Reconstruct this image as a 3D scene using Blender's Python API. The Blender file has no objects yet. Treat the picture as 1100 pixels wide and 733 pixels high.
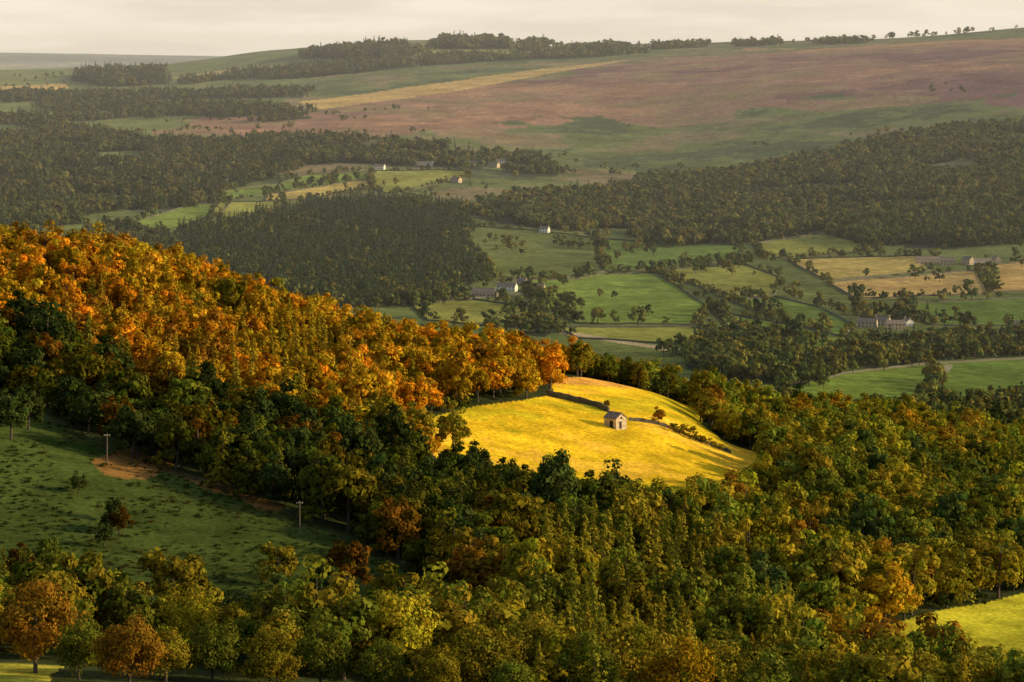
import bpy, math, random
import numpy as np
from mathutils import Vector
rng=np.random.default_rng(7); random.seed(7)
F=2750.0; H0=75.0
scene=bpy.context.scene
# ---------------------------------------------------------------- helpers
def vnoise(x,y,seed=0):
    xi=np.floor(x).astype(np.int64); yi=np.floor(y).astype(np.int64)
    fx=x-xi; fy=y-yi; fx=fx*fx*(3-2*fx); fy=fy*fy*(3-2*fy)
    def h(a,b):
        n=(a*374761393+b*668265263+seed*974634777)&0xffffffff
        n=((n^(n>>13))*1274126177)&0xffffffff
        n=(n^(n>>16))&0xffffffff
        return n/4294967295.0
    return (h(xi,yi)*(1-fx)+h(xi+1,yi)*fx)*(1-fy)+(h(xi,yi+1)*(1-fx)+h(xi+1,yi+1)*fx)*fy
def fbm(x,y,size,octv=4,seed=0):
    s=0;a=1;t=0;f=1.0/size
    for o in range(octv):
        s=s+a*vnoise(x*f,y*f,seed+o*17); t+=a; a*=.5; f*=2.03
    return s/t-0.5
def pchip(xk,yk,xq):
    xk=np.asarray(xk,float); yk=np.asarray(yk,float)
    h=np.diff(xk); d=np.diff(yk,axis=0)/h[:,None]
    m=np.zeros_like(yk); m[0]=d[0]; m[-1]=d[-1]
    w1=(2*h[1:]+h[:-1])[:,None]; w2=(h[1:]+2*h[:-1])[:,None]
    a=d[:-1]; b=d[1:]; ok=(a*b)>0
    with np.errstate(all='ignore'):
        hm=(w1+w2)/(w1/np.where(a==0,1,a)+w2/np.where(b==0,1,b))
    m[1:-1]=np.where(ok,hm,0)
    xq=np.clip(xq,xk[0],xk[-1]); i=np.clip(np.searchsorted(xk,xq)-1,0,len(xk)-2)
    t=((xq-xk[i])/h[i])[:,None]; hh=h[i][:,None]
    return (yk[i]*(1+2*t)*(1-t)**2+m[i]*hh*t*(1-t)**2+yk[i+1]*t*t*(3-2*t)+m[i+1]*hh*t*t*(t-1))
# ---------------------------------------------------------------- terrain survey (bearing columns x range rows)
UC=[-300,0,150,300,450,600,700,800,950,1100,1400]
T={
330:[745,745,750,755,765,790,800,810,830,840,845],
360:[715,715,725,735,750,775,790,800,815,825,830],
400:[680,680,690,700,720,745,765,772,788,800,800],
450:[635,640,645,655,685,705,720,725,738,750,750],
500:[560,572,585,600,635,650,665,670,682,695,695],
560:[465,487,512,540,575,590,605,612,630,645,645],
600:[418,442,475,505,535,555,570,580,597,615,615],
660:[355,385,410,450,478,510,522,535,555,583,590],
700:[320,352,372,412,447,475,490,512,535,567,580],
720:[305,335,352,395,430,455,473,503,528,560,575],
770:[275,305,318,362,397,425,442,485,513,545,565],
820:[262,290,303,350,388,404,424,470,500,530,555],
900:[270,298,310,365,408,415,430,450,482,515,545],
1000:[330,335,345,400,435,445,450,462,470,500,520],
1250:[400,405,410,425,430,440,440,445,455,465,470],
1500:[400,405,410,415,415,418,420,425,435,445,450],
1800:[370,370,372,375,378,380,383,388,395,405,410],
2200:[325,325,327,330,335,338,340,343,348,352,355],
2700:[275,275,277,280,285,290,293,293,293,293,293],
3300:[228,228,230,232,238,243,246,246,240,235,230],
4000:[180,180,182,182,182,188,192,190,180,170,165],
4800:[140,140,142,140,135,138,140,132,120,110,100],
5500:[118,118,118,112,105,100,96,88,78,68,55],
6300:[102,100,98,90,78,72,68,62,54,46,30],
7000:[88,87,84,74,60,57,53,49,44,36,18],
7600:[80,79,75,61,47,50,48,46,42,30,8],
8500:[78,75,72,54,44,54,56,54,52,43,20],
10000:[84,84,82,68,60,66,66,66,66,66,60],
14000:[72,70,70,74,78,80,80,80,80,80,80],
20000:[58,58,60,62,66,78,80,80,80,80,80],
30000:[70,70,70,72,76,80,80,80,80,80,80]}
nearz={1:-1.65,6:-1.9,40:-16,120:-45,220:-67,290:-77}
DK=[];ZK=[]
for d,z in nearz.items(): DK.append(d); ZK.append([z]*len(UC))
for d,r in T.items(): DK.append(d); ZK.append([-(v-H0)/F*d for v in r])
DK=np.array(DK,float); ZK=np.array(ZK)
ucol=np.concatenate([np.linspace(-2600,-170,50),np.linspace(-160,1260,960),np.linspace(1270,3700,50)])
drow=np.concatenate([np.exp(np.linspace(0,math.log(325),34)),np.linspace(330,1050,300)[:-1],
     np.exp(np.linspace(math.log(1050),math.log(8800),540))[:-1],np.exp(np.linspace(math.log(8800),math.log(30000),60))])
Zu=pchip(UC,ZK.T,np.clip(ucol,-300,1400)).T
Z=pchip(np.log(DK),Zu,np.log(drow))
X=((ucol-550)/F)[None,:]*drow[:,None]; Y=np.repeat(drow[:,None],len(ucol),1)
amp=np.clip((Y-5)/400,0,1)*np.clip((Y/700)**0.9,0.6,9)
Z=Z+fbm(X,Y,90,4,3)*2.2*np.clip(amp,0,1.3)+fbm(X,Y,600,5,9)*3.8*np.clip((Y-1200)/1500,0,1)*np.clip(Y/2500,0,2.6)
Z=Z+fbm(X,Y,9,3,5)*0.5*np.clip(amp,0,1)+fbm(X,Y,1800,4,29)*60*np.clip((Y-13000)/6000,0,1)
V=H0-F*Z/Y
def gidx(x,y):
    u=550+F*x/y
    i=np.clip(np.searchsorted(drow,y)-1,0,len(drow)-2); j=np.clip(np.searchsorted(ucol,u)-1,0,len(ucol)-2)
    a=np.clip((y-drow[i])/(drow[i+1]-drow[i]),0,1); b=np.clip((u-ucol[j])/(ucol[j+1]-ucol[j]),0,1)
    return i,j,a,b
def gz(x,y):
    x=np.asarray(x,float); y=np.asarray(y,float)
    i,j,a,b=gidx(x,y)
    return (Z[i,j]*(1-b)+Z[i,j+1]*b)*(1-a)+(Z[i+1,j]*(1-b)+Z[i+1,j+1]*b)*a
def sight(u,v,lo=1150,hi=9000):
    j=int(np.argmin(abs(ucol-u))); m=(drow>=lo)&(drow<=hi); ii=np.where(m)[0]
    r=V[ii,j]; ok=np.where(r<=v)[0]
    k=ii[ok[0]] if len(ok) else ii[int(np.argmin(r))]
    y=drow[k]
    if len(ok) and ok[0]>0:
        a=V[k-1,j]; b=V[k,j]
        if a>b: y=drow[k-1]+(drow[k]-drow[k-1])*(a-v)/(a-b)
    return ((u-550)/F*y, y)
def wpoly(p,lo=1150,hi=9000): return np.array([sight(u,v,lo,hi) for u,v in p])
def inside(px,py,poly):
    r=np.zeros(px.shape,bool); n=len(poly)
    bb=(px>=poly[:,0].min())&(px<=poly[:,0].max())&(py>=poly[:,1].min())&(py<=poly[:,1].max())
    qx=px[bb]; qy=py[bb]; q=np.zeros(qx.shape,bool)
    for i in range(n):
        x1,y1=poly[i]; x2,y2=poly[(i+1)%n]
        if y1==y2: continue
        c=((y1>qy)!=(y2>qy))&(qx<(x2-x1)*(qy-y1)/(y2-y1)+x1); q^=c
    r[bb]=q; return r
HAZE_TINT=np.array([.30,.31,.33])
def bake_haze(col,y,k=.36):  # distance haze painted into base colours, stronger with world y
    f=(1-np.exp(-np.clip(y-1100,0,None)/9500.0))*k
    return col*(1-f)[...,None]+HAZE_TINT*f[...,None]
# ---------------------------------------------------------------- land cover
NEAR=(330,1000)
barn_field=wpoly([(438,452),(500,438),(560,430),(592,424),(594,408),(650,409),(700,420),(748,438),(752,455),(775,472),(822,488),(830,524),(765,550),(700,566),(640,562),(560,534),(490,502),(440,472)],*NEAR)
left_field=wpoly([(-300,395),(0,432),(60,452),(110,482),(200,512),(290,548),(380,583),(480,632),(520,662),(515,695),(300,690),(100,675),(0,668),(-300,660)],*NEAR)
right_field=wpoly([(895,699),(960,670),(1030,652),(1100,637),(1400,608),(1400,765),(1100,772),(1000,762),(925,735)],*NEAR)
corner=wpoly([(-60,712),(60,716),(55,760),(-60,760)],300,450)
WOODS=[ # poly, conifer share, gappiness, size
 ([(-150,152),(0,148),(60,140),(170,152),(330,150),(480,160),(590,172),(600,190),(560,190),(480,181),(400,179),(330,183),(280,194),(230,207),(190,224),(150,226),(120,225),(90,240),(0,250),(-150,250)],.3,.08,1),
 ([(-150,262),(0,250),(150,246),(190,262),(180,285),(0,300),(-150,300)],.2,.1,1),
 ([(160,275),(200,252),(260,238),(330,220),(400,214),(488,222),(495,245),(512,275),(500,318),(440,330),(380,330),(300,315),(200,300)],.85,-.1,1),
 ([(490,232),(560,214),(640,205),(700,195),(800,182),(900,160),(1000,140),(1070,134),(1150,138),(1250,160),(1250,255),(1060,262),(930,262),(880,250),(790,262),(700,258),(640,250),(560,243)],.12,.06,1),
 ([(915,240),(980,238),(1100,245),(1100,262),(1020,268),(930,262)],.9,-.1,1),
 ([(740,372),(800,362),(880,385),(900,400),(850,418),(780,410),(735,395)],.1,.04,1),
 ([(905,385),(940,372),(1000,370),(1100,362),(1200,360),(1200,378),(1100,383),(1000,388),(930,398)],.1,.04,1),
 ([(900,322),(960,322),(985,345),(960,352),(930,345)],.1,.14,1),
 ([(980,445),(1100,440),(1250,440),(1250,520),(1000,490)],.2,0,1),
 ([(560,340),(600,345),(590,362),(550,358)],.1,0,1),
 ([(0,118),(120,110),(250,114),(330,118),(335,128),(220,138),(100,142),(0,146),(-150,146),(-150,118)],.4,.17,1),
 ([(0,101),(100,101),(240,97),(330,98),(325,106),(200,106),(60,112),(0,112)],.4,.2,1),
 ([(76,88),(90,80),(170,78),(184,90),(120,94)],.7,-.1,1.6),
 ([(190,90),(240,80),(330,72),(440,66),(445,72),(330,86),(220,96)],.5,.17,1.1),
 ([(322,64),(345,56),(430,52),(448,58),(430,64)],.3,-.15,1.5),
 ([(455,62),(560,59),(680,55),(700,58),(560,65),(450,72)],.4,.24,1),
 ([(470,50),(480,47),(540,49),(545,53),(472,53)],.1,-.15,1.7),
 ([(700,50),(760,48),(760,51),(700,54)],.2,.1,1),([(790,48),(835,47),(835,49),(790,51)],.2,.0,1.1),([(880,46),(930,45),(930,47),(880,48)],.2,.1,1),
 ([(555,52),(580,50),(585,53),(560,56)],.2,-.1,1.7),
 ([(605,53),(640,51),(672,51),(672,54),(605,56)],.2,.06,1.2),
]
WOODW=[(wpoly(p),c,g,z) for p,c,g,z in WOODS]
G1=(.135,.20,.032);G2=(.19,.26,.038);G3=(.28,.28,.05);HAY=(.46,.34,.09);HAY2=(.56,.37,.12);RG=(.14,.17,.038)
FIELDS=[
 ([(140,240),(200,222),(250,216),(235,232),(190,250),(150,252)],G2),
 ([(235,206),(300,198),(330,188),(400,184),(395,192),(300,208),(240,216)],G2),
 ([(290,208),(395,193),(400,203),(330,214),(285,216)],HAY),
 ([(400,184),(500,184),(505,192),(420,209),(398,203)],G3),
 ([(235,217),(285,217),(330,215),(250,236),(225,232)],G3),
 ([(495,243),(560,247),(640,256),(650,292),(600,300),(530,302),(512,275)],RG),
 ([(640,256),(740,262),(800,264),(790,280),(700,290),(650,292)],G1),
 ([(540,303),(620,300),(650,295),(702,293),(765,332),(745,350),(620,348),(598,335)],G2),
 ([(440,325),(510,322),(598,336),(600,352),(540,352),(460,345)],G3),
 ([(704,292),(800,284),(842,300),(832,318),(782,322)],G3),
 ([(782,323),(832,319),(880,330),(920,350),(905,362),(860,350)],G1),
 ([(810,262),(890,250),(948,270),(822,278)],G3),
 ([(845,279),(985,275),(1002,291),(888,302)],HAY),
 ([(888,304),(1050,291),(1062,316),(920,321)],HAY2),
 ([(765,334),(860,352),(925,366),(902,380),(790,358)],G2),
 ([(600,352),(745,352),(800,362),(740,372),(620,364)],G3),
 ([(840,416),(905,402),(1000,391),(1006,408),(980,442),(845,440)],G2),
 ([(1006,391),(1160,380),(1160,440),(984,442),(1010,410)],G1),
 ([(970,326),(1160,318),(1160,350),(1000,350),(985,340)],G1),
 ([(1062,286),(1160,275),(1160,312),(1066,314)],HAY2),
 ([(320,110),(450,92),(600,72),(680,64),(610,76),(480,100),(345,118)],HAY2),
 ([(440,51),(560,54),(560,60),(450,66)],G3),
 ([(180,84),(235,76),(300,70),(225,84)],HAY),
 ([(0,93),(70,90),(75,96),(0,99)],HAY2),
 ([(-10,226),(0,224),(70,228),(60,236),(-10,238)],G3),
]
FW=[(wpoly(p),c) for p,c in FIELDS]
n1=fbm(X,Y,25,4,21); n2=fbm(X,Y,160,4,31); n3=fbm(X,Y,500,4,41)
C=np.zeros(X.shape+(3,)); C[:]=(.045,.055,.02)
far=Y>1150
C[far]=(.14,.17,.042)
moor=wpoly([(200,128),(330,116),(480,98),(620,74),(760,58),(1100,40),(1400,20),(1400,110),(1100,112),(1000,118),(900,108),(760,128),(620,138),(450,142),(330,146),(230,140)])
wx=X+n3*500+n2*160; wy=Y+n2*900
mh=inside(wx,wy,moor)&far
C[mh]=(.31,.16,.11)
mh2=mh&((n2+0.5*n1)>.12); C[mh2]=(.26,.175,.08)
mh2=mh&((n3+0.4*n2)<-.08); C[mh2]=(.215,.10,.09)  # broad dark moor patches, cloud shadow suggested in the ground colour
mh2=mh&((n3-0.6*n2)>.15); C[mh2]=(.38,.20,.11)  # broad bright moor patches, sunlight suggested in the ground colour
mh3=far&~mh&(Y>3300)&((n2+.3*n1)>.06)&(X>-500); C[mh3]=(.21,.165,.075)
mh3=far&~mh&(Y>3300)&((n2+.3*n1)<-.13)&(X>-500); C[mh3]=(.08,.11,.038)
C[(Y>6400)&mh&(n2<.07)]=(.46,.25,.12)
nf=fbm(X,Y,1100,4,91)
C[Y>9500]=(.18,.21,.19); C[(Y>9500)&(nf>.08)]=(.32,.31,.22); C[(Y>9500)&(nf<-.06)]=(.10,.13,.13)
for p,c in FW:
    m=inside(X,Y,p)&far; C[m]=c
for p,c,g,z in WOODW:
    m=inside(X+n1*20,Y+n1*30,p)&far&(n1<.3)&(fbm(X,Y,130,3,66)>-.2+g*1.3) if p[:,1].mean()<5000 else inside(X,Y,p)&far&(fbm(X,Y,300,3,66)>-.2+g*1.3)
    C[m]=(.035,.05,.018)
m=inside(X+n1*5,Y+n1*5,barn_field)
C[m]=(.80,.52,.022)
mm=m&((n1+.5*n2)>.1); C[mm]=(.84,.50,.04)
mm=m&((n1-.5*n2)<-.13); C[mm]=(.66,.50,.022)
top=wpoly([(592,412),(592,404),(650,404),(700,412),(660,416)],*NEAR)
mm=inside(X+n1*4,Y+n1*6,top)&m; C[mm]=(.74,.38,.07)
m=inside(X+n1*6,Y+n1*8,left_field); C[m]=(.032,.060,.011)  # green darkened: the slope's shade is put into its ground colour
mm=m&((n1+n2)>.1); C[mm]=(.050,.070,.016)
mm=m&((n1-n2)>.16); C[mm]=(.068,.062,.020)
for q in ([(104,488),(135,482),(180,498),(186,506),(150,516),(112,512)],[(205,515),(235,518),(290,545),(285,552),(250,540),(225,532)]):
    p=wpoly(q,*NEAR); mm=inside(X+n1*14,Y+n1*16,p); C[mm]=(.17,.09,.026)
m=inside(X,Y,right_field); C[m]=(.56,.50,.035)
m=inside(X+n1*8,Y+n1*8,corner); C[m]=(.42,.38,.05)
def track(p,w,c,lo=1150,hi=9000):
    P=wpoly(p,lo,hi)
    for a,b in zip(P[:-1],P[1:]):
        d=b-a; L=np.hypot(*d)
        t=np.clip(((X-a[0])*d[0]+(Y-a[1])*d[1])/L**2,0,1)
        q=np.hypot(X-a[0]-t*d[0],Y-a[1]-t*d[1]); C[q<w]=c
track([(980,442),(992,425),(1010,405),(1020,392)],3,(.33,.28,.17))
track([(610,358),(660,366),(720,376)],9,(.50,.38,.22))
track([(1040,352),(1100,362),(1150,368)],5,(.33,.28,.2))
track([(455,326),(520,319),(560,316)],4,(.3,.25,.17))
track([(186,506),(205,514),(240,520)],2.2,(.08,.055,.025),*NEAR)
C*=(1+0.5*n1+0.35*n2)[...,None]
C=np.clip(bake_haze(C,Y),.004,.9)
# ---------------------------------------------------------------- materials
def newmat(name):
    m=bpy.data.materials.new(name); m.use_nodes=True; nt=m.node_tree; nt.nodes.clear(); return m,nt
def N(nt,t,**k):
    n=nt.nodes.new(t)
    for a,b in k.items(): setattr(n,a,b)
    return n
def ground_mat():
    m,nt=newmat('ground_cover'); L=nt.links.new
    out=N(nt,'ShaderNodeOutputMaterial'); b=N(nt,'ShaderNodeBsdfDiffuse'); b.inputs['Roughness'].default_value=.8
    at=N(nt,'ShaderNodeAttribute',attribute_name='cover'); geo=N(nt,'ShaderNodeNewGeometry')
    prev=at.outputs['Color']
    for sc,lo,hi in ((.012,.8,1.22),(.11,.72,1.28),(.9,.7,1.3)):
        nz=N(nt,'ShaderNodeTexNoise'); nz.inputs['Scale'].default_value=sc; nz.inputs['Detail'].default_value=2
        L(geo.outputs['Position'],nz.inputs['Vector'])
        mr=N(nt,'ShaderNodeMapRange'); mr.inputs[1].default_value=.3; mr.inputs[2].default_value=.7; mr.inputs[3].default_value=lo; mr.inputs[4].default_value=hi
        L(nz.outputs['Fac'],mr.inputs[0])
        mx=N(nt,'ShaderNodeVectorMath',operation='SCALE'); L(prev,mx.inputs[0]); L(mr.outputs[0],mx.inputs['Scale']); prev=mx.outputs[0]
    bp=N(nt,'ShaderNodeBump'); bp.inputs['Strength'].default_value=.5; bp.inputs['Distance'].default_value=.5
    nz=N(nt,'ShaderNodeTexNoise'); nz.inputs['Scale'].default_value=.55; nz.inputs['Detail'].default_value=3; nz.inputs['Roughness'].default_value=.65
    L(geo.outputs['Position'],nz.inputs['Vector']); L(nz.outputs['Fac'],bp.inputs['Height']); L(bp.outputs[0],b.inputs['Normal'])
    L(prev,b.inputs['Color']); L(b.outputs[0],out.inputs['Surface']); return m
def leaf_mat(name,trans=.3):
    m,nt=newmat(name); L=nt.links.new
    out=N(nt,'ShaderNodeOutputMaterial'); d=N(nt,'ShaderNodeBsdfDiffuse'); t=N(nt,'ShaderNodeBsdfTranslucent'); mx=N(nt,'ShaderNodeMixShader'); mx.inputs[0].default_value=trans
    a=N(nt,'ShaderNodeAttribute',attribute_name='tint',attribute_type='INSTANCER'); v=N(nt,'ShaderNodeAttribute',attribute_name='tone')
    mu=N(nt,'ShaderNodeVectorMath',operation='MULTIPLY'); L(a.outputs['Color'],mu.inputs[0]); L(v.outputs['Color'],mu.inputs[1])
    L(mu.outputs[0],d.inputs['Color']); L(mu.outputs[0],t.inputs['Color'])
    L(d.outputs[0],mx.inputs[1]); L(t.outputs[0],mx.inputs[2]); L(mx.outputs[0],out.inputs['Surface']); return m
def simple_mat(name,col,sc=2.0,var=.35,bump=.3,rough=.85):
    m,nt=newmat(name); L=nt.links.new
    out=N(nt,'ShaderNodeOutputMaterial'); b=N(nt,'ShaderNodeBsdfPrincipled'); b.inputs['Roughness'].default_value=rough
    tc=N(nt,'ShaderNodeNewGeometry'); nz=N(nt,'ShaderNodeTexNoise'); nz.inputs['Scale'].default_value=sc; nz.inputs['Detail'].default_value=5
    L(tc.outputs['Position'],nz.inputs['Vector']); r=N(nt,'ShaderNodeValToRGB')
    r.color_ramp.elements[0].position=.3; r.color_ramp.elements[1].position=.7
    r.color_ramp.elements[0].color=tuple(c*(1-var) for c in col)+(1,); r.color_ramp.elements[1].color=tuple(min(1,c*(1+var)) for c in col)+(1,)
    L(nz.outputs['Fac'],r.inputs[0]); L(r.outputs[0],b.inputs['Base Color'])
    bp=N(nt,'ShaderNodeBump'); bp.inputs['Strength'].default_value=bump; bp.inputs['Distance'].default_value=.1; L(nz.outputs['Fac'],bp.inputs['Height']); L(bp.outputs[0],b.inputs['Normal'])
    L(b.outputs[0],out.inputs['Surface']); return m
M_ground=ground_mat(); M_leaf=leaf_mat('leaves',.28); M_needle=leaf_mat('needles',.2)
M_bark=simple_mat('bark',(.07,.05,.035),3); M_stone=simple_mat('gritstone',(.46,.36,.24),1.6,.4)
M_slate=simple_mat('stone_slates',(.20,.16,.13),1.5,.35); M_dark=simple_mat('dark_opening',(.012,.011,.01),1,.2)
M_wood=simple_mat('weathered_wood',(.14,.10,.07),4); M_cream=simple_mat('limewash',(.7,.66,.58),1,.1); M_wall=simple_mat('dry_stone',(.09,.085,.06),.8,.4)
# ---------------------------------------------------------------- mesh util
def mesh_np(name,verts,faces_flat,nper,mats,midx=None,tone=None,smooth=False):
    me=bpy.data.meshes.new(name); me.vertices.add(len(verts)); me.vertices.foreach_set('co',np.asarray(verts,np.float32).ravel())
    nf=len(faces_flat)//nper; me.loops.add(len(faces_flat)); me.loops.foreach_set('vertex_index',np.asarray(faces_flat,np.int32))
    me.polygons.add(nf); me.polygons.foreach_set('loop_start',np.arange(0,nf*nper,nper,dtype=np.int32))
    try: me.polygons.foreach_set('loop_total',np.full(nf,nper,np.int32))
    except Exception: pass
    for m in mats: me.materials.append(m)
    if midx is not None: me.polygons.foreach_set('material_index',np.asarray(midx,np.int32))
    me.polygons.foreach_set('use_smooth',np.full(nf,smooth))
    if tone is not None:
        a=me.attributes.new('tone','FLOAT_VECTOR','POINT'); a.data.foreach_set('vector',np.asarray(tone,np.float32).ravel())
    me.update(calc_edges=True); return me
def link(o): scene.collection.objects.link(o); return o
nr,nc=X.shape
idx=np.arange(nr*nc).reshape(nr,nc)
q=np.stack([idx[:-1,:-1],idx[:-1,1:],idx[1:,1:],idx[1:,:-1]],-1).ravel()
me=mesh_np('terrain',np.stack([X,Y,Z],-1).reshape(-1,3),q,4,[M_ground],smooth=True)
a=me.attributes.new('cover','FLOAT_COLOR','POINT'); a.data.foreach_set('color',np.concatenate([C,np.ones(X.shape+(1,))],-1).astype(np.float32).ravel())
link(bpy.data.objects.new('terrain',me))
# ---------------------------------------------------------------- trees
def tube(p0,p1,r0,r1,n=6):
    p0=np.array(p0,float);p1=np.array(p1,float); d=p1-p0; d/=np.linalg.norm(d)
    a=np.cross(d,[0.3,1,.1]); a/=np.linalg.norm(a); b=np.cross(d,a)
    t=np.arange(n)*2*math.pi/n; ring=np.cos(t)[:,None]*a+np.sin(t)[:,None]*b
    v=np.concatenate([p0+ring*r0,p1+ring*r1]); f=[]
    for i in range(n): f+= [i,(i+1)%n,n+(i+1)%n,n+i]
    return v,np.array(f)
def quads(c,nrm,size,r):
    n=len(c); nrm=nrm/np.linalg.norm(nrm,axis=1,keepdims=True)
    t=r.normal(size=(n,3)); a=np.cross(nrm,t); a/=np.linalg.norm(a,axis=1,keepdims=True); b=np.cross(nrm,a)
    s=size[:,None]; s2=s*r.uniform(.55,.9,(n,1))
    v=np.stack([c-a*s,c-b*s2,c+a*s,c+b*s2],1).reshape(-1,3)
    return v,np.arange(n*4)
def assemble(name,wood,lv,lf,ltone,lm):
    vs=[];fs=[];mi=[];tn=[];o=0
    for v,f in wood:
        vs.append(v);fs.append(f+o);o+=len(v);mi+= [0]*(len(f)//4);tn.append(np.ones((len(v),3)))
    vs.append(lv);fs.append(lf+o);mi+= [1]*(len(lf)//4);tn.append(ltone)
    return mesh_np(name,np.concatenate(vs),np.concatenate(fs),4,[M_bark,lm],mi,np.concatenate(tn))
def sph(r,n):
    v=r.normal(size=(n,3)); return v/np.linalg.norm(v,axis=1,keepdims=True)
def broadleaf(name,seed,H=12,R=5,ncl=34,nl=80,ls=.42,low=.1,limbs=6,bot=.92,jit=.35):
    r=np.random.default_rng(seed); ph=r.uniform(0,6,4)
    cz=H*.54; Rz=H*.46
    d=sph(r,ncl*3); d=d[d[:,2]>-.8][:ncl]
    az=np.arctan2(d[:,1],d[:,0]); irr=1+.15*np.sin(2*az+ph[0])+.12*np.sin(3*az+ph[1]+d[:,2]*2)+r.normal(0,.08,len(d))
    rad=r.uniform(.55,.84,len(d))*irr
    cc=np.stack([d[:,0]*R*rad,d[:,1]*R*rad,cz+d[:,2]*Rz*rad*np.where(d[:,2]>0,1,bot)],1)
    cr=r.uniform(.18,.34,len(d))*R
    tone=r.uniform(.65,1.32,len(d)); hue=r.normal(0,.08,len(d))
    ci=np.repeat(np.arange(len(d)),nl); dd=sph(r,len(ci))
    pos=cc[ci]+dd*(cr[ci]*r.uniform(.6,1.15,len(ci)))[:,None]*np.array([1,1,.75])
    out=pos-np.array([0,0,cz-1]); out/=np.linalg.norm(out,axis=1,keepdims=True)
    nrm=dd*.9+out*.5+r.normal(0,jit,(len(ci),3))
    keep=pos[:,2]>H*low; pos=pos[keep];nrm=nrm[keep];ci=ci[keep]
    lv,lf=quads(pos,nrm,ls*r.uniform(.6,1.35,len(pos)),r)
    tt=tone[ci]*r.uniform(.82,1.18,len(ci)); tn=np.stack([tt*(1+hue[ci]),tt*(1-hue[ci]*.3),tt],1)
    wood=[]; lean=r.normal(0,.25,2)
    top=np.array([lean[0],lean[1],H*.42]); wood.append(tube([0,0,-.6],top,.028*H,.018*H,7)); wood.append(tube(top,[lean[0]*2,lean[1]*2,H*.85],.018*H,.004*H,5))
    for k in r.permutation(len(d))[:limbs]:
        s=np.array([lean[0]*.7,lean[1]*.7,H*r.uniform(.22,.45)]); wood.append(tube(s,cc[k],.010*H,.003*H,4))
    return assemble(name,wood,lv,lf,np.repeat(tn,4,0),M_leaf)
def conifer(name,seed,H=15,R=2.9,lev=20,nb=8,nl=6,ls=.45):
    r=np.random.default_rng(seed); P=[];Nn=[];S=[];TN=[]
    for i in range(lev):
        t=(i+.5)/lev; z=H*(.10+.89*t); rr=R*(1-t)**.95*r.uniform(.8,1.15)+.12
        n=max(4,int(nb*(1-t*.55)))
        for k in range(n):
            a=r.uniform(0,6.283); L=rr*r.uniform(.7,1.2); q=np.linspace(.25,1,nl)
            x=np.cos(a)*q*L; y=np.sin(a)*q*L; zz=z-.3*q*q*L+r.normal(0,.12,nl)+.1*L
            p=np.stack([x,y,zz],1)+r.normal(0,.14,(nl,3)); P.append(p)
            Nn.append(np.stack([np.cos(a)*np.ones(nl)*.9,np.sin(a)*np.ones(nl)*.9,np.full(nl,.75)],1)+r.normal(0,.3,(nl,3)))
            S.append(ls*r.uniform(.6,1.2,nl)*(1.15-.6*t)); TN.append(np.full(nl,r.uniform(.7,1.25)))
    P=np.concatenate(P);Nn=np.concatenate(Nn);S=np.concatenate(S);TN=np.concatenate(TN)
    lv,lf=quads(P,Nn,S,r); tn=np.repeat(np.stack([TN]*3,1),4,0)
    wood=[tube([0,0,-.6],[0,0,H*.55],.17,.10,6),tube([0,0,H*.55],[0,0,H],.10,.02,5)]
    for k in range(4):
        a=r.uniform(0,6.28); z=H*r.uniform(.1,.5); wood.append(tube([0,0,z],[math.cos(a)*R*.7,math.sin(a)*R*.7,z-.3],.05,.02,4))
    return assemble(name,wood,lv,lf,tn,M_needle)
def put(name,mesh,x,y,s=1,tint=(.1,.1,.02),rz=None,sz=None,dz=0):
    o=bpy.data.objects.new(name,mesh); link(o); o.location=(x,y,float(gz(x,y))+dz); k=sz or s; o.scale=(s,s,k); o.rotation_euler=(0,0,random.uniform(0,6.28) if rz is None else rz)
    o['tint']=tuple(float(t) for t in tint); return o
fore=[broadleaf('oak_crown',100+i,13,6.3,84,85,.27,.04,bot=1.0) for i in range(5)]
mid=[broadleaf('tree_crown',200+i,12,5.3-.35*(i%3),38,50,.42,.07,limbs=3) for i in range(6)]
con=[conifer('larch_crown',300+i,15,3.3+.5*(i%2)) for i in range(4)]
farb=[broadleaf('far_tree_crown',400+i,12,5.4,13,17,1.05,.03,2,jit=.15) for i in range(4)]
farc=[conifer('far_conifer_crown',500+i,14,3.4,8,5,4,1.0) for i in range(2)]
bush=[broadleaf('bush_crown',600+i,3.2,2.2,10,26,.30,0,2) for i in range(2)]
GREEN=np.array([.135,.15,.016]);OLIVE=np.array([.27,.22,.018]);GOLD=np.array([.50,.30,.016]);ORANGE=np.array([.56,.245,.012]);BROWN=np.array([.32,.165,.016]);DARK=np.array([.040,.056,.012]);YG=np.array([.42,.35,.022])
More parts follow.
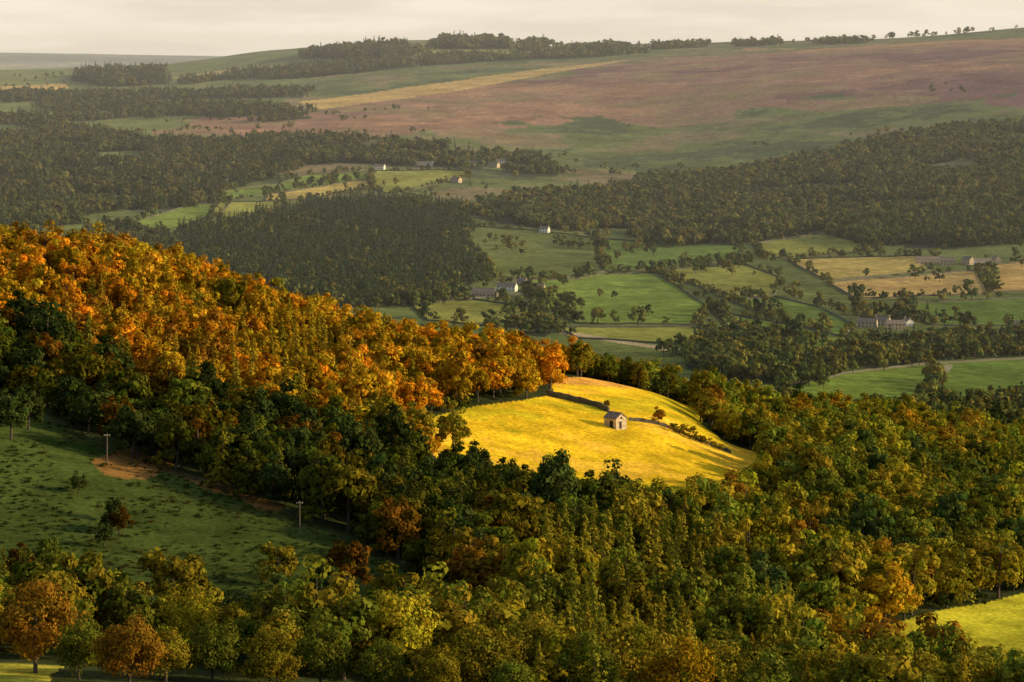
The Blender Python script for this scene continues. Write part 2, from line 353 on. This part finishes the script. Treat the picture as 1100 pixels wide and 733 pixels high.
# foreground trees, each its own object: bearing, range, top row, colour, crown mesh
FT=[(38,352,622,BROWN*.9,0),(120,402,610,YG*1.0,1),(138,338,660,BROWN*.75,2),(205,378,636,YG*.8,3),(255,392,648,YG*.95,0),(300,366,650,OLIVE*.9,1),(345,355,668,GREEN*.8,2),
 (372,385,650,YG*.7,3),(425,376,632,YG*.85,0),(478,388,652,YG*.8,1),(520,376,668,OLIVE*.7,2),(572,384,660,OLIVE*1.0,3),(622,378,676,GREEN,0),(672,388,670,OLIVE*1.0,4),
 (728,376,684,GOLD*.55,2),(776,390,692,OLIVE*.9,3),(826,380,698,GREEN*1.1,1),(880,392,694,OLIVE*.9,0),(935,382,706,GREEN*1.2,3),(985,388,700,OLIVE*.9,2),(1040,382,708,OLIVE,4),(1088,392,700,GREEN*1.2,0),
 (-20,372,636,OLIVE,3),(85,395,640,GOLD*.7,4),(228,356,682,GREEN,4),(178,352,684,OLIVE*.8,1),(410,352,690,GREEN*.8,2),(470,350,700,OLIVE*.7,3),(85,345,690,GREEN*.9,3),(550,355,705,GREEN,1),(290,342,705,OLIVE*.6,0)]
for i,(u,d,vt,c,k) in enumerate(FT):
    x=(u-550)/F*d; g=float(gz(x,d)); ht=max(8,-g-(vt-H0)/F*d); s=ht/13.0
    put('oak_tree',fore[k],x,d,min(s,1.15)*random.uniform(.9,1.08),c,sz=s)
def tree_at(name,mesh,u,v,h,meshh,c,lo=330,hi=1000):
    x,y=sight(u,v,lo,hi); return put(name,mesh,x,y,h/meshh,c)
for u,v,h,c in ((12,472,12,DARK*1.4),(30,462,10,DARK),(85,530,4.5,DARK*1.3),(122,560,5,DARK*1.2),(128,575,6,BROWN*.2),(112,588,5,DARK),(118,570,4,DARK),(300,632,9,OLIVE*.7),(375,640,11,BROWN*.35),(345,650,8,DARK),(20,625,7,BROWN*.3),(60,600,3,DARK*1.3),(40,612,4,DARK)):
    tree_at('hawthorn_tree',mid[random.randrange(5)],u,v,h,12,c)
tree_at('hawthorn_tree',mid[1],708,457,5.2,12,BROWN*1.0)
tree_at('rowan_tree',mid[2],652,440,3.0,12,BROWN*.8)
for i,(u,v) in enumerate(((722,464),(729,466),(737,469),(744,473),(751,475),(758,478),(765,481),(773,484),(745,466),(735,462),(484,462),(492,466),(478,458))):
    tree_at('gorse_bush',bush[i%2],u,v,random.uniform(1.8,3),3.2,OLIVE*.7)
protos=[]
for i,m in enumerate(mid): protos.append(put('oak_tree',m,-60+i*9,640+i*3,1,OLIVE))
for i,m in enumerate(con): protos.append(put('larch_tree',m,20+i*8,530+i*4,1,OLIVE))
NB=len(mid)
fp=[]
for i,m in enumerate(farb): fp.append(put('ash_tree',m,150+i*30,3500+i*20,1,DARK*1.5))
for i,m in enumerate(farc): fp.append(put('spruce_tree',m,-100+i*12,2600,1,DARK*1.3))
def scatter(name,x,y,scl,tint,kind,protos,szf=None,tilt=.04):
    n=len(x); me=bpy.data.meshes.new(name); me.vertices.add(n)
    me.vertices.foreach_set('co',np.stack([x,y,gz(x,y)-.15],1).astype(np.float32).ravel())
    rot=np.stack([rng.normal(0,tilt,n),rng.normal(0,tilt,n),rng.uniform(0,6.283,n)],1)
    sv=np.stack([scl,scl,scl*(szf if szf is not None else rng.uniform(.82,1.15,n))],1)
    for nm,ar in (('rot',rot),('scl',sv),('tint',tint)):
        a=me.attributes.new(nm,'FLOAT_VECTOR','POINT'); a.data.foreach_set('vector',ar.astype(np.float32).ravel())
    a=me.attributes.new('kind','INT','POINT'); a.data.foreach_set('value',kind.astype(np.int32))
    o=link(bpy.data.objects.new(name,me))
    ng=bpy.data.node_groups.new(name,'GeometryNodeTree'); ng.interface.new_socket('Geometry',in_out='INPUT',socket_type='NodeSocketGeometry'); ng.interface.new_socket('Geometry',in_out='OUTPUT',socket_type='NodeSocketGeometry')
    gi=ng.nodes.new('NodeGroupInput'); go=ng.nodes.new('NodeGroupOutput'); j=ng.nodes.new('GeometryNodeJoinGeometry')
    def na(nm,t):
        q=ng.nodes.new('GeometryNodeInputNamedAttribute'); q.data_type=t; q.inputs[0].default_value=nm; return q.outputs[0]
    R=na('rot','FLOAT_VECTOR'); S=na('scl','FLOAT_VECTOR'); K=na('kind','INT')
    for i,p in enumerate(protos):
        oi=ng.nodes.new('GeometryNodeObjectInfo'); oi.transform_space='ORIGINAL'; oi.inputs[0].default_value=p
        cp=ng.nodes.new('FunctionNodeCompare'); cp.data_type='INT'; cp.operation='EQUAL'
        ii=[s for s in cp.inputs if s.type=='INT']; ng.links.new(K,ii[0]); ii[1].default_value=i
        ip=ng.nodes.new('GeometryNodeInstanceOnPoints'); ng.links.new(gi.outputs[0],ip.inputs['Points']); ng.links.new(cp.outputs[0],ip.inputs['Selection'])
        ng.links.new(oi.outputs['Geometry'],ip.inputs['Instance']); ng.links.new(R,ip.inputs['Rotation']); ng.links.new(S,ip.inputs['Scale']); ng.links.new(ip.outputs[0],j.inputs[0])
    ng.links.new(j.outputs[0],go.inputs[0]); md=o.modifiers.new('scatter','NODES'); md.node_group=ng; return o
def jgrid(x0,x1,y0,y1,s):
    gx,gy=np.meshgrid(np.arange(x0,x1,s),np.arange(y0,y1,s)); gx=gx+rng.uniform(-.48,.48,gx.shape)*s; gy=gy+rng.uniform(-.48,.48,gy.shape)*s
    return gx.ravel(),gy.ravel()
# near woodland
x,y=jgrid(-330,420,372,1100,6.7)
u=550+F*x/y; k=(u>-200)&(u<1330)
for p in (barn_field,left_field,right_field,corner): k&=~inside(x,y,p)
k&=~((y<395)&(u<560)&(rng.random(len(x))<.6))
x,y=x[k],y[k]; u=u[k]; v=H0-F*gz(x,y)/y
nn=fbm(x,y,45,3,77); n4=fbm(x,y,16,2,78)
tint=np.zeros((len(x),3))
def pick(mask,pal,w):
    cw=np.cumsum(w)/np.sum(w); s=np.clip(rng.random(len(x))*.85+(nn+n4*.6)*.8+.08,0,.999); id_=np.searchsorted(cw,s)
    tint[mask]=np.array(pal)[id_][mask]
pick(np.ones(len(x),bool),[DARK*1.6,GREEN*.8,GREEN*1.2,OLIVE*.7,OLIVE*.9,YG*.7,GOLD*.6,BROWN*.6],[1.4,3,3,3,2.5,1.5,.7,.7])
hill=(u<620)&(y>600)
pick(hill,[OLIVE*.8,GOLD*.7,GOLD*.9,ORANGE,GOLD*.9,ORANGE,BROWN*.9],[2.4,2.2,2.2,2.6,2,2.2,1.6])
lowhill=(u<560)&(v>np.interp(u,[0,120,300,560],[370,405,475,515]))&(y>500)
pick(lowhill,[DARK,DARK*1.3,GREEN*.6,OLIVE*.45,BROWN*.4,GREEN*.8],[3,3,3,2,1.2,1.5])  # dark palette paints shade into the lower hill's leaf tints
right=(u>740)
pick(right,[DARK*1.8,GREEN*.9,GREEN*1.3,OLIVE*.8,OLIVE,YG*.8,GOLD*.7,BROWN*.8],[1.2,2.4,3,3,2.5,2.2,1.2,.8])
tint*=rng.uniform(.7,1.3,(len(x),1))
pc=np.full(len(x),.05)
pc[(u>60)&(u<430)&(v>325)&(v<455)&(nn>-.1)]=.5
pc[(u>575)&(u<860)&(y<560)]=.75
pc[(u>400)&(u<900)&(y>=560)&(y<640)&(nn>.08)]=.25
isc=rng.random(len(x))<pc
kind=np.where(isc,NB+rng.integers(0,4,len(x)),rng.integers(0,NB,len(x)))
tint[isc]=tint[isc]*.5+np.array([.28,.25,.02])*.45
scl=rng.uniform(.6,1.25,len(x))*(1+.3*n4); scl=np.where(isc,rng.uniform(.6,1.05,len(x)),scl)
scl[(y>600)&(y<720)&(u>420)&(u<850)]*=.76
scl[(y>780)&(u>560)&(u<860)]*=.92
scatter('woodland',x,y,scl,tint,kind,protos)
nnear=len(x)
x,y=jgrid(-300,330,372,900,9); u=550+F*x/y; k=(u>-120)&(u<1250)
for p in (barn_field,left_field,right_field,corner): k&=~inside(x,y,p)
x,y=x[k],y[k]
bp=[put('hazel_shrub',b,-75+i*6,650,1,GREEN) for i,b in enumerate(bush)]
t=np.array([GREEN,DARK,OLIVE])[rng.integers(0,3,len(x))]*.7
scatter('undergrowth',x,y,rng.uniform(.7,1.6,len(x)),t,rng.integers(0,2,len(x)),bp)
x,y=jgrid(-260,20,400,640,2.2); k=inside(x,y,left_field)&(fbm(x,y,22,3,5)+rng.normal(0,.08,len(x))>-.10); x,y=x[k],y[k]
t=np.array([[.036,.068,.012],[.046,.080,.013],[.075,.078,.016],[.09,.062,.016]])[np.clip((fbm(x,y,14,2,12)+.5)*4+rng.normal(0,.7,len(x)),0,3).astype(int)]*rng.uniform(.6,1.3,(len(x),1))
scatter('bracken',x,y,rng.uniform(.14,.40,len(x)),t,rng.integers(0,2,len(x)),bp,szf=rng.uniform(.4,.75,len(x)))
# far woodland
xs=[];ys=[];cs=[];ss=[]
for p,c,gp,zz in WOODW:
    ym=p[:,1].mean(); s=8.2 if ym<3000 else (10 if ym<5000 else 15.0)
    x,y=jgrid(p[:,0].min()-60,p[:,0].max()+60,p[:,1].min()-60,p[:,1].max()+60,s)
    j=fbm(x,y,60,2,4)*90; j2=fbm(x,y,190,3,44)*(150 if 3000<ym<5200 else 40); k=inside(x+j,y+j+j2,p)&(np.abs(x/y)<.25)&(fbm(x,y,130 if ym<5000 else 300,3,66)>-.24+gp*1.3); x,y=x[k],y[k]; xs.append(x);ys.append(y);cs.append((rng.random(len(x))+fbm(x,y,150,2,8)*.8<c).astype(int)); ss.append(np.full(len(x),min(s/8.0,1.35)*zz))
for p,c in FW:
    for a,b in zip(p,np.roll(p,-1,0)):
        L=np.hypot(*(b-a))
        if L<5 or a[1]>5200: continue
        dens,big=random.choice([(.08,.9),(.3,.9),(1.1,.55),(1.6,.5),(.6,1.0)]); n=int(L/8*dens)
        if n<1: continue
        t=rng.random(n)
        xs.append(a[0]+(b[0]-a[0])*t+rng.normal(0,1.5,n)); ys.append(a[1]+(b[1]-a[1])*t+rng.normal(0,3,n)); cs.append(np.zeros(n,int)); ss.append(rng.uniform(.6,1.5,n)*big)
x=rng.uniform(-700,900,3800); y=rng.uniform(1250,5200,3800); dn=fbm(x,y,220,3,14)
inf=np.zeros(len(x),bool)
for p,c in FW: inf|=inside(x,y,p)
k=(~inf)&(dn>np.where(y>3600,.16,.05))
xs.append(x[k]);ys.append(y[k]);cs.append(np.zeros(k.sum(),int));ss.append(rng.uniform(.5,1.05,k.sum()))
for u,v,n,s in ((820,336,8,14),(850,318,7,14),(575,338,10,18),(592,322,6,14),(742,290,12,20),(775,288,9,14),(800,280,14,24),(450,220,14,25),(125,244,12,25),(210,222,12,22),(915,335,12,20),(1060,440,10,14),(1045,350,14,30),(930,372,20,30),(985,300,5,12),(610,330,8,16),(690,340,2,8),(655,320,2,8),(1030,34,12,60),(985,37,10,60),(860,46,9,60),(910,43,9,60),(1000,38,12,150),(660,51,14,90),(590,54,14,80),(550,48,7,30),(20,84,14,150),(45,92,14,120),(1010,279,10,40),(520,172,16,60),(935,343,8,25),(550,300,8,25),(588,306,6,10),(620,268,14,40),(690,272,12,30),(540,262,12,30),(400,205,8,30),(300,215,8,30)):
    a,b=sight(u,v); xs.append(a+rng.normal(0,s,n)); ys.append(b+rng.normal(0,s*1.6,n)); cs.append(np.zeros(n,int)); ss.append(rng.uniform(.7,1.2,n)*(1.35 if v<60 else 1))
x=np.concatenate(xs);y=np.concatenate(ys);c=np.concatenate(cs);s=np.concatenate(ss)
FARM=[(545,313,8,18,5,3,70),(562,308,8,15,5.2,3,20),(576,312,7,16,4,2.5,85),(520,318,9,22,4.4,2.5,80),(536,319,7,13,4,2.5,15),
 (932,352,8,16,5,3,80),(948,350,7,13,5,3,60),(962,354,8,16,5,3,95),(975,350,7,11,4,2.4,10),
 (998,283,9,28,4.5,3,88),(1018,285,8,16,5,3,80),(1040,284,8,14,5.4,3,30),(1056,286,9,18,5.6,3,88),(1070,283,7,12,5,3,20),
 (512,178,10,24,5,3,80),(530,180,10,18,5,3,60),(455,178,10,30,4,3,85),(538,176,9,16,5,3,85),(490,196,9,16,5,3,60),(238,198,9,18,5,3,80),(250,192,9,16,5,3,60),
 (585,250,7,12,5,3,70),(408,182,9,16,5,3,80),(1098,355,8,14,5,3,80)]
FX=np.array([sight(f[0],f[1]) for f in FARM])
k=(y>1160)
for fx,fy in FX: k&=~((abs(x-fx)<13)&(y>fy-45)&(y<fy+14))
x,y,c,s=x[k],y[k],c[k],s[k]
n4=fbm(x,y,120,3,55)
base=np.array([[.090,.115,.024],[.12,.14,.028],[.18,.16,.030],[.068,.092,.024]])[np.clip(((n4+.5)*4+rng.normal(0,.8,len(x))).astype(int),0,3)]
base[c==1]=np.array([.052,.080,.028]); base=base*rng.uniform(.65,1.45,(len(x),1))
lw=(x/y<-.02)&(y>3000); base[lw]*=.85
base=bake_haze(base,y,.3)
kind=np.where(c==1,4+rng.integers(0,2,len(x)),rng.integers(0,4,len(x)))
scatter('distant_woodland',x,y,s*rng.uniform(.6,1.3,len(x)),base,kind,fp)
# ---------------------------------------------------------------- dry stone walls
def wall_mesh(lines,h=1.3,w=.6,step=7,jit=.15):
    vs=[];fs=[];o=0
    for P in lines:
        pts=[]
        for a,b in zip(P[:-1],P[1:]):
            a=np.array(a);b=np.array(b); n=max(1,int(np.hypot(*(b-a))/step))
            for i in range(n): pts.append(a+(b-a)*i/n)
        pts.append(np.array(P[-1])); pts=np.array(pts)
        if len(pts)<2: continue
        t=np.gradient(pts,axis=0); t/=np.linalg.norm(t,axis=1,keepdims=True)+1e-9; nrm=np.stack([-t[:,1],t[:,0]],1)
        g=gz(pts[:,0],pts[:,1]); hh=h+rng.normal(0,jit,len(pts)); n=len(pts)
        for sgn,ww,top in ((-1,w/2,0),(-1,w/3,1),(1,w/3,1),(1,w/2,0)):
            q=pts+sgn*nrm*ww; vs.append(np.column_stack([q,(g+hh) if top else g-.8]))
        for i in range(n-1):
            for r in range(3): fs+= [o+r*n+i,o+r*n+i+1,o+(r+1)*n+i+1,o+(r+1)*n+i]
        fs+= [o,o+n,o+2*n,o+3*n, o+n-1,o+4*n-1,o+3*n-1,o+2*n-1]
        o+=4*n
    return mesh_np('wall',np.concatenate(vs),np.array(fs),4,[M_wall])
lines=[np.vstack([p,p[:1]]) for p,c in FW if p[:,1].mean()<5200]
link(bpy.data.objects.new('dry_stone_walls',wall_mesh(lines,1.4,.7,10)))
link(bpy.data.objects.new('dry_stone_wall',wall_mesh([wpoly([(588,425),(615,431),(640,437),(654,443)],*NEAR)],1.7,.8,1.2,.12)))
link(bpy.data.objects.new('dry_stone_wall',wall_mesh([wpoly([(676,452),(700,455),(722,462),(750,474),(785,487)],*NEAR)],1.0,.6,1.2,.12)))
# ---------------------------------------------------------------- buildings
def boxm(name,sx,sy,sz,cx,cy,cz,mat,parent):
    v=np.array([[x,y,z] for x in (-.5,.5) for y in (-.5,.5) for z in (-.5,.5)])*[sx,sy,sz]+[cx,cy,cz]
    f=[0,1,3,2, 4,6,7,5, 0,4,5,1, 2,3,7,6, 0,2,6,4, 1,5,7,3]
    o=bpy.data.objects.new(name,mesh_np(name,v,np.array(f),4,[mat])); link(o); o.parent=parent; return o
def house(name,x,y,w,l,h,rise,rot,door_end=False,windows=True,chim=True,wallmat=None,storeys=2):
    e=bpy.data.objects.new(name,None); link(e); e.empty_display_size=1; e.location=(x,y,float(gz(x,y))-.1); e.rotation_euler=(0,0,rot)
    wm=wallmat or M_stone; g=-1.0
    v=[(-w/2,-l/2,g),(w/2,-l/2,g),(w/2,-l/2,h),(0,-l/2,h+rise),(-w/2,-l/2,h),(-w/2,l/2,g),(w/2,l/2,g),(w/2,l/2,h),(0,l/2,h+rise),(-w/2,l/2,h)]
    me=bpy.data.meshes.new('walls'); me.from_pydata(v,[],[(0,1,2,3,4),(9,8,7,6,5),(1,6,7,2),(0,4,9,5)]); me.materials.append(wm)
    o=bpy.data.objects.new('walls',me); link(o); o.parent=e
    ov=.25; sl=math.hypot(w/2,rise); ex=w/2*(1+ov/sl*1.2); ez=h-rise*ov/sl*1.2; t=.14; b=.03
    v=[];fc=[]
    for sx in (-1,1):
        k=len(v)
        for yy in (-l/2-ov,l/2+ov): v+= [(sx*ex,yy,ez+b),(0,yy,h+rise+b),(0,yy,h+rise+t+b),(sx*ex,yy,ez+t+b)]
        fc+= [(k,k+1,k+2,k+3),(k+7,k+6,k+5,k+4),(k,k+4,k+5,k+1),(k+3,k+2,k+6,k+7),(k,k+3,k+7,k+4)]
    me=bpy.data.meshes.new('roof'); me.from_pydata(v,[],fc); me.materials.append(M_slate); o=bpy.data.objects.new('roof',me); link(o); o.parent=e
    boxm('ridge_tiles',.3,l+.5,.12,0,0,h+rise+t+.06,M_slate,e)
    if door_end:
        boxm('door',.9,.06,2.0,-.3,-l/2-.033,1.0,M_dark,e); boxm('door_lintel',1.4,.12,.22,-.3,-l/2-.065,2.13,M_stone,e)
        boxm('loft_opening',.6,.06,.6,.1,-l/2-.033,h+.1,M_dark,e)
        boxm('side_door',.06,1.4,2.2,-w/2-.033,-l*.12,1.1,M_dark,e); boxm('side_lintel',.1,1.9,.25,-w/2-.055,-l*.12,2.34,M_stone,e)
    if windows:
        n=max(2,int(l/3.2))
        for s in (-1,1):
            for k in range(n):
                for st in range(storeys):
                    yy=-l/2+(k+.5)*l/n; z=1.5+st*2.6
                    if k==n//2 and st==0: boxm('door',.08,1.0,2.0,s*(w/2+.043),yy,1.0,M_wood,e)
                    elif z<h-.6: boxm('window',.08,1.0,1.2,s*(w/2+.043),yy,z,M_dark,e)
        boxm('gable_window',.9,.08,1.1,0,-l/2-.043,1.6,M_dark,e)
    if chim:
        for s in (-1,1): boxm('chimney',.8,.7,1.6,0,s*(l/2-.5),h+rise+.4,M_stone,e)
    return e
bx,by=sight(661,459,*NEAR)
house('stone_barn',bx,by,4.2,4.8,2.9,1.4,math.radians(42),True,False,False)
for (u,v,w,l,h,r,a),(x,y) in zip(FARM,FX):
    house('stone_farmhouse',x,y,w,l,h,r,math.radians(a+random.uniform(-8,8)),wallmat=M_cream if random.random()<.2 else None)
x,y=sight(1030,35); house('stone_tower',x,y,9,9,16,2,0,False,False,False)
def pole(u,v,h=8.5):
    x,y=sight(u,v,*NEAR); e=bpy.data.objects.new('telegraph_pole',None); link(e); e.location=(x,y,float(gz(x,y)))
    vv,f=tube([0,0,-.5],[0,0,h],.15,.10,8); o=bpy.data.objects.new('shaft',mesh_np('shaft',vv,f,4,[M_wood])); link(o); o.parent=e
    boxm('crossarm',1.4,.1,.12,0,-.16,h-.5,M_wood,e)
    for k in (-.6,-.2,.2,.6):
        vv,f=tube([k,-.16,h-.44],[k,-.16,h-.22],.05,.03,6); o=bpy.data.objects.new('insulator',mesh_np('insulator',vv,f,4,[M_cream])); link(o); o.parent=e
pole(115,500,7); pole(322,572,6.5); pole(551,692,6)
# ---------------------------------------------------------------- valley haze (real scattering air), light, sky
me=bpy.data.meshes.new('haze'); x0,x1,y0,y1,z0,z1=-5000,5000,1080,26000,-420,330
me.from_pydata([(x0,y0,z0),(x1,y0,z0),(x1,y1,z0),(x0,y1,z0),(x0,y0,z1),(x1,y0,z1),(x1,y1,z1),(x0,y1,z1)],[],[(0,3,2,1),(4,5,6,7),(0,1,5,4),(1,2,6,5),(2,3,7,6),(3,0,4,7)])
m,nt=newmat('haze_air'); o_=N(nt,'ShaderNodeOutputMaterial'); vs=N(nt,'ShaderNodeVolumeScatter'); vs.inputs['Color'].default_value=(.96,.96,.98,1); vs.inputs['Density'].default_value=3.4e-5; vs.inputs['Anisotropy'].default_value=.0
nt.links.new(vs.outputs[0],o_.inputs['Volume']); me.materials.append(m); link(bpy.data.objects.new('haze',me))
EL=math.radians(15); AZ=math.radians(93)
sd=bpy.data.lights.new('sun','SUN'); sd.energy=5; sd.angle=math.radians(.5); sd.color=(1,.78,.42)
so=link(bpy.data.objects.new('sun',sd))
dirv=Vector((math.cos(EL)*math.sin(AZ),math.cos(EL)*math.cos(AZ),math.sin(EL)))
so.rotation_euler=dirv.to_track_quat('Z','Y').to_euler(); so.location=dirv*500
w=bpy.data.worlds.new('World'); scene.world=w; w.use_nodes=True; nt=w.node_tree; nt.nodes.clear(); L=nt.links.new
o_=N(nt,'ShaderNodeOutputWorld'); bg=N(nt,'ShaderNodeBackground'); sk=N(nt,'ShaderNodeTexSky',sky_type='NISHITA'); sk.sun_disc=False; sk.sun_elevation=EL; sk.sun_rotation=AZ; sk.dust_density=2.0; sk.air_density=1.0
tc=N(nt,'ShaderNodeTexCoord'); mp=N(nt,'ShaderNodeMapping'); mp.inputs['Scale'].default_value=(1,1,9); L(tc.outputs['Generated'],mp.inputs[0])
nz=N(nt,'ShaderNodeTexNoise'); nz.inputs['Scale'].default_value=11; nz.inputs['Detail'].default_value=5; L(mp.outputs[0],nz.inputs['Vector'])
sp=N(nt,'ShaderNodeSeparateXYZ'); L(tc.outputs['Generated'],sp.inputs[0])
vl=N(nt,'ShaderNodeMapRange'); vl.inputs[1].default_value=0; vl.inputs[2].default_value=.14; vl.inputs[3].default_value=.88; vl.inputs[4].default_value=.10; L(sp.outputs[2],vl.inputs[0])
nr_=N(nt,'ShaderNodeMapRange'); nr_.inputs[1].default_value=.4; nr_.inputs[2].default_value=.62; nr_.inputs[3].default_value=.86; nr_.inputs[4].default_value=1.13; L(nz.outputs['Fac'],nr_.inputs[0])
mu=N(nt,'ShaderNodeMath',operation='MULTIPLY'); L(vl.outputs[0],mu.inputs[0]); L(nr_.outputs[0],mu.inputs[1]); mu.use_clamp=True
mx=N(nt,'ShaderNodeMix',data_type='RGBA'); L(mu.outputs[0],mx.inputs[0]); L(sk.outputs[0],mx.inputs[6]); mx.inputs[7].default_value=(8.0,7.2,6.1,1)
L(mx.outputs[2],bg.inputs[0]); bg.inputs['Strength'].default_value=.15; L(bg.outputs[0],o_.inputs[0])
cd=bpy.data.cameras.new('camera'); cam=link(bpy.data.objects.new('camera',cd)); cam.rotation_euler=(math.radians(90),0,0); cd.lens=90; cd.sensor_width=36; cd.shift_y=-(366.5-H0)/1100; cd.clip_end=60000; cd.clip_start=.5
scene.camera=cam
scene.view_settings.view_transform='Standard'; scene.view_settings.look='None'; scene.view_settings.exposure=0
